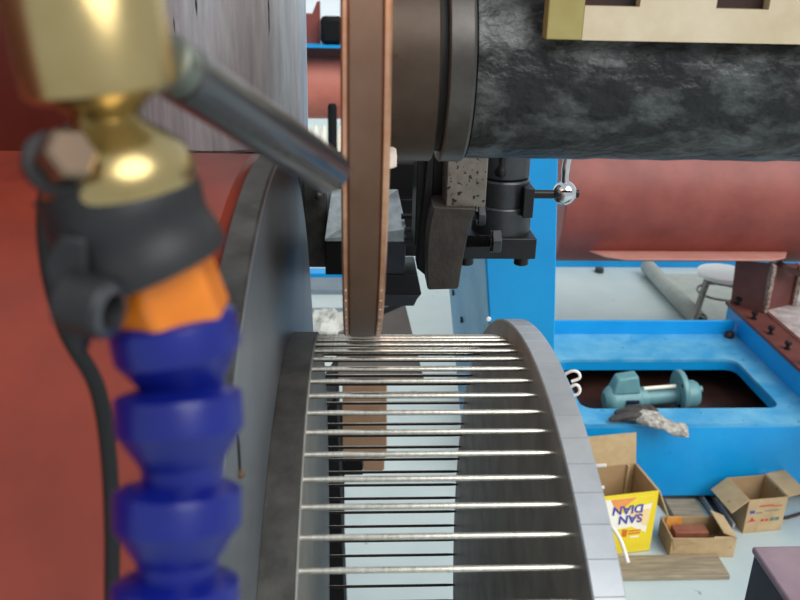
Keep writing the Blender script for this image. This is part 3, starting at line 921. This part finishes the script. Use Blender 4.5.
# ================================================================== FAR RED MACHINE (left strip)
fm = thing('far_machine', (-.4, 6.3, 0), 'far red machine with round tank and blue shelf behind the copper wheel', 'machine')
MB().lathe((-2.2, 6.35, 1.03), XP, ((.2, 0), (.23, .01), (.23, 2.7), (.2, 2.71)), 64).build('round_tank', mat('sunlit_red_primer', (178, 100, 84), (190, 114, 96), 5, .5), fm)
MB().box((-2.2, 6.05, 1.335), (.5, 6.6, 1.352)).build('shelf', M['blue'], fm)
MB().box((-2.2, 6.3, 1.20), (.5, 6.5, 1.335)).build('shelf_rail', M['red_dark'], fm)
MB().prism([(-2.2, 6.2, 1.352), (-.245, 6.2, 1.352), (-.245, 6.2, 1.63), (-.265, 6.2, 1.63), (-.30, 6.2, 1.548), (-2.2, 6.2, 1.548)], (0, .1, 0)).build('cowling', M['red'], fm)
MB().box((-.24, 6.1, 1.352), (-.08, 6.2, 1.54)).build('black_canister', M['black_matte'], fm, bevel=.03)
MB().box((-2.2, 6.15, 0), (.5, 6.4, .60)).build('plinth', M['wall'], fm)
for i in range(22):
    x = -1.2 + i * .06
    MB().lathe((x, 6.12, .60), (.1, 0, 1), ((.022, 0), (.026, .05), (.02, .15), (.008, .19)), 8).build('white_fringe', M['carton_white'], fm)
tag(MB().lathe((-.145, 5.5, 0), (0, 0, 1), ((.05, 0), (.03, .02), (.03, 1.02), (.022, 1.04)), 24).build('black_post', M['black_matte']), 'slim black post far behind, left of the copper wheel', 'post')

# ================================================================== FOREGROUND: COOLANT VALVE AND HOSE
VY = .155
vO = Vector((-.0367, VY, 1.8372))
vU = Vector((-.0069, 0, .0268)).normalized()
cv = thing('coolant_valve', (-.043, VY, 1.84), 'blurred brass coolant valve with hex bolt in the upper left foreground', 'valve')
MB().lathe((-.0437, VY, 1.8622), (-.16, 0, 1), ((.0100, -.008), (.0132, -.006), (.0140, -.002), (.0140, .0008), (.0130, .0038), (.0098, .0068), (.0068, .0090), (.0056, .0120)), 48).build('base_flange', M['brass'], cv, smooth=50)
vB = Vector((-.0442, VY, 1.8690))
vU2 = Vector((-.10, 0, 1)).normalized()
MB().lathe(vB, vU2, ((.0052, 0), (.0056, .004), (.0085, .0068), (.0122, .0080), (.0136, .0092), (.0136, .0300), (.0127, .0312), (.006, .0312)), 56).build('valve_body', M['brass'], cv, smooth=40)
MB().lathe(vB, vU2, ((.005, .0312), (.0118, .0313), (.0126, .0322), (.0118, .0400), (.005, .0402)), 48).build('top_cap', M['white_seat'], cv)
hb = Vector((-.0490, .1405, 1.8680))
ha = Vector((.85, -.75, .55)).normalized()
MB().lathe(hb, ha, ((.0052, -.0030), (.0056, -.0024), (.0056, -.0012), (.0052, -.0008)), 32).build('washer', M['rubber'], cv)
MB().lathe(hb, ha, ((.0042, -.0008), (.0046, 0), (.0046, .0044), (.0038, .0052)), 6, phase=.35).build('hex_bolt', M['bolt_steel'], cv, smooth=20, bevel=.0004)
MB().rod(hb - ha * .008, hb - ha * .0028, .003, n=16).build('bolt_shank', M['chrome'], cv)

cl = thing('hose_clamp', (-.045, VY, 1.835), 'blurred black rubber clamp band wrapped round the brass valve base', 'clamp')
bC = Vector((-.0422, VY, 1.8530))
bU = Vector((-.36, .06, .93)).normalized()
bandP = [(.0146 + .0004 * math.sin(i * .6), -.0100 + i * .0010) for i in range(21)] + [(.0134, .0100), (.0128, -.0100)]
MB().lathe(bC, bU, bandP, 56, closed=True).build('band', M['rubber'], cl, smooth=50)
lug = [(-.0541, .1400, 1.8503), (-.0505, .1400, 1.8552), (-.0462, .1400, 1.8543), (-.0474, .1400, 1.8432), (-.0486, .1400, 1.8354), (-.0503, .1400, 1.8310), (-.0528, .1400, 1.8393)]
MB().prism(lug, (.0006, .0045, 0)).build('lug', M['rubber'], cl, bevel=.0006)
sc_ax = Vector((1, -.35, -.12)).normalized()
scO = Vector((-.0505, .1395, 1.8435))
MB().lathe(scO, sc_ax, ((.0048, 0), (.0054, .0006), (.0054, .0080), (.0048, .0088), (.0030, .0088), (.0028, .0050)), 32).build('screw_barrel', M['rubber'], cl)
MB().lathe(scO, sc_ax, ((.0034, .0086), (.0048, .0086), (.0050, .0090), (.0034, .0092)), 32, closed=True).build('barrel_lip', M['handle'], cl)

ho = thing('coolant_hose', (-.038, VY, 1.75), 'blurred segmented blue coolant hose with orange nut in the left foreground', 'hose')
MB().lathe((-.0375, VY, 1.8392), (-.30, 0, 1), ((.0106, -.0080), (.0120, -.0068), (.0120, .0050), (.0108, .0060)), 6, phase=.5).build('orange_nut', M['orange'], ho, smooth=20, bevel=.0012)
segs = [((-.0363, .155, 1.8335), (-.14, .15, 1)), ((-.0350, .1497, 1.8192), (-.05, .36, 1)), ((-.0351, .1428, 1.8015), (0, .40, 1)), ((-.0355, .1360, 1.7843), (0, .40, 1)), ((-.0360, .1292, 1.7672), (0, .40, 1))]
for i, (p, u) in enumerate(segs):
    pr = [(.0060, .0016), (.0084, .0012), (.0116, .0002), (.0124, -.0003), (.0126, -.0012), (.0126, -.0070), (.0123, -.0076), (.0084, -.0136), (.0080, -.0150), (.0080, -.0195), (.006, -.020)]
    MB().lathe(p, u, pr, 48).build('segment', M['blue_hose'], ho, smooth=25)
ph = thing('lever_pipe', (-.03, .2, 1.86), 'blurred black tubular lever sticking out from the brass valve', 'lever')
pa, pb = Vector((-.0363, .172, 1.8800)), Vector((-.0068, .238, 1.8432))
d_ = (pb - pa)
MB().lathe(pa, d_, ((.0050, .003), (.0062, .0035), (.0062, d_.length - .001), (.0056, d_.length), (.0042, d_.length), (.0040, d_.length - .01)), 40).build('tube', M['handle'], ph)
MB().lathe(pa, d_, ((.0048, -.003), (.0060, -.0022), (.0060, .0026), (.0050, .0034)), 40).build('end_collar', M['handle_end'], ph)
tag(MB().tube(bez([(-.066, .2, 1.862), (-.0735, .2, 1.8473), (-.0758, .2, 1.8295), (-.0738, .2, 1.8105), (-.068, .2, 1.7946), (-.067, .2, 1.7747), (-.0687, .2, 1.7482), (-.0721, .2, 1.7156), (-.075, .195, 1.66)], 8), .0022, 12).build('black_strand', M['cable']),
    'blurred black strand hanging in front of the red drum', 'cable')  # thin black curved tube behind the valve
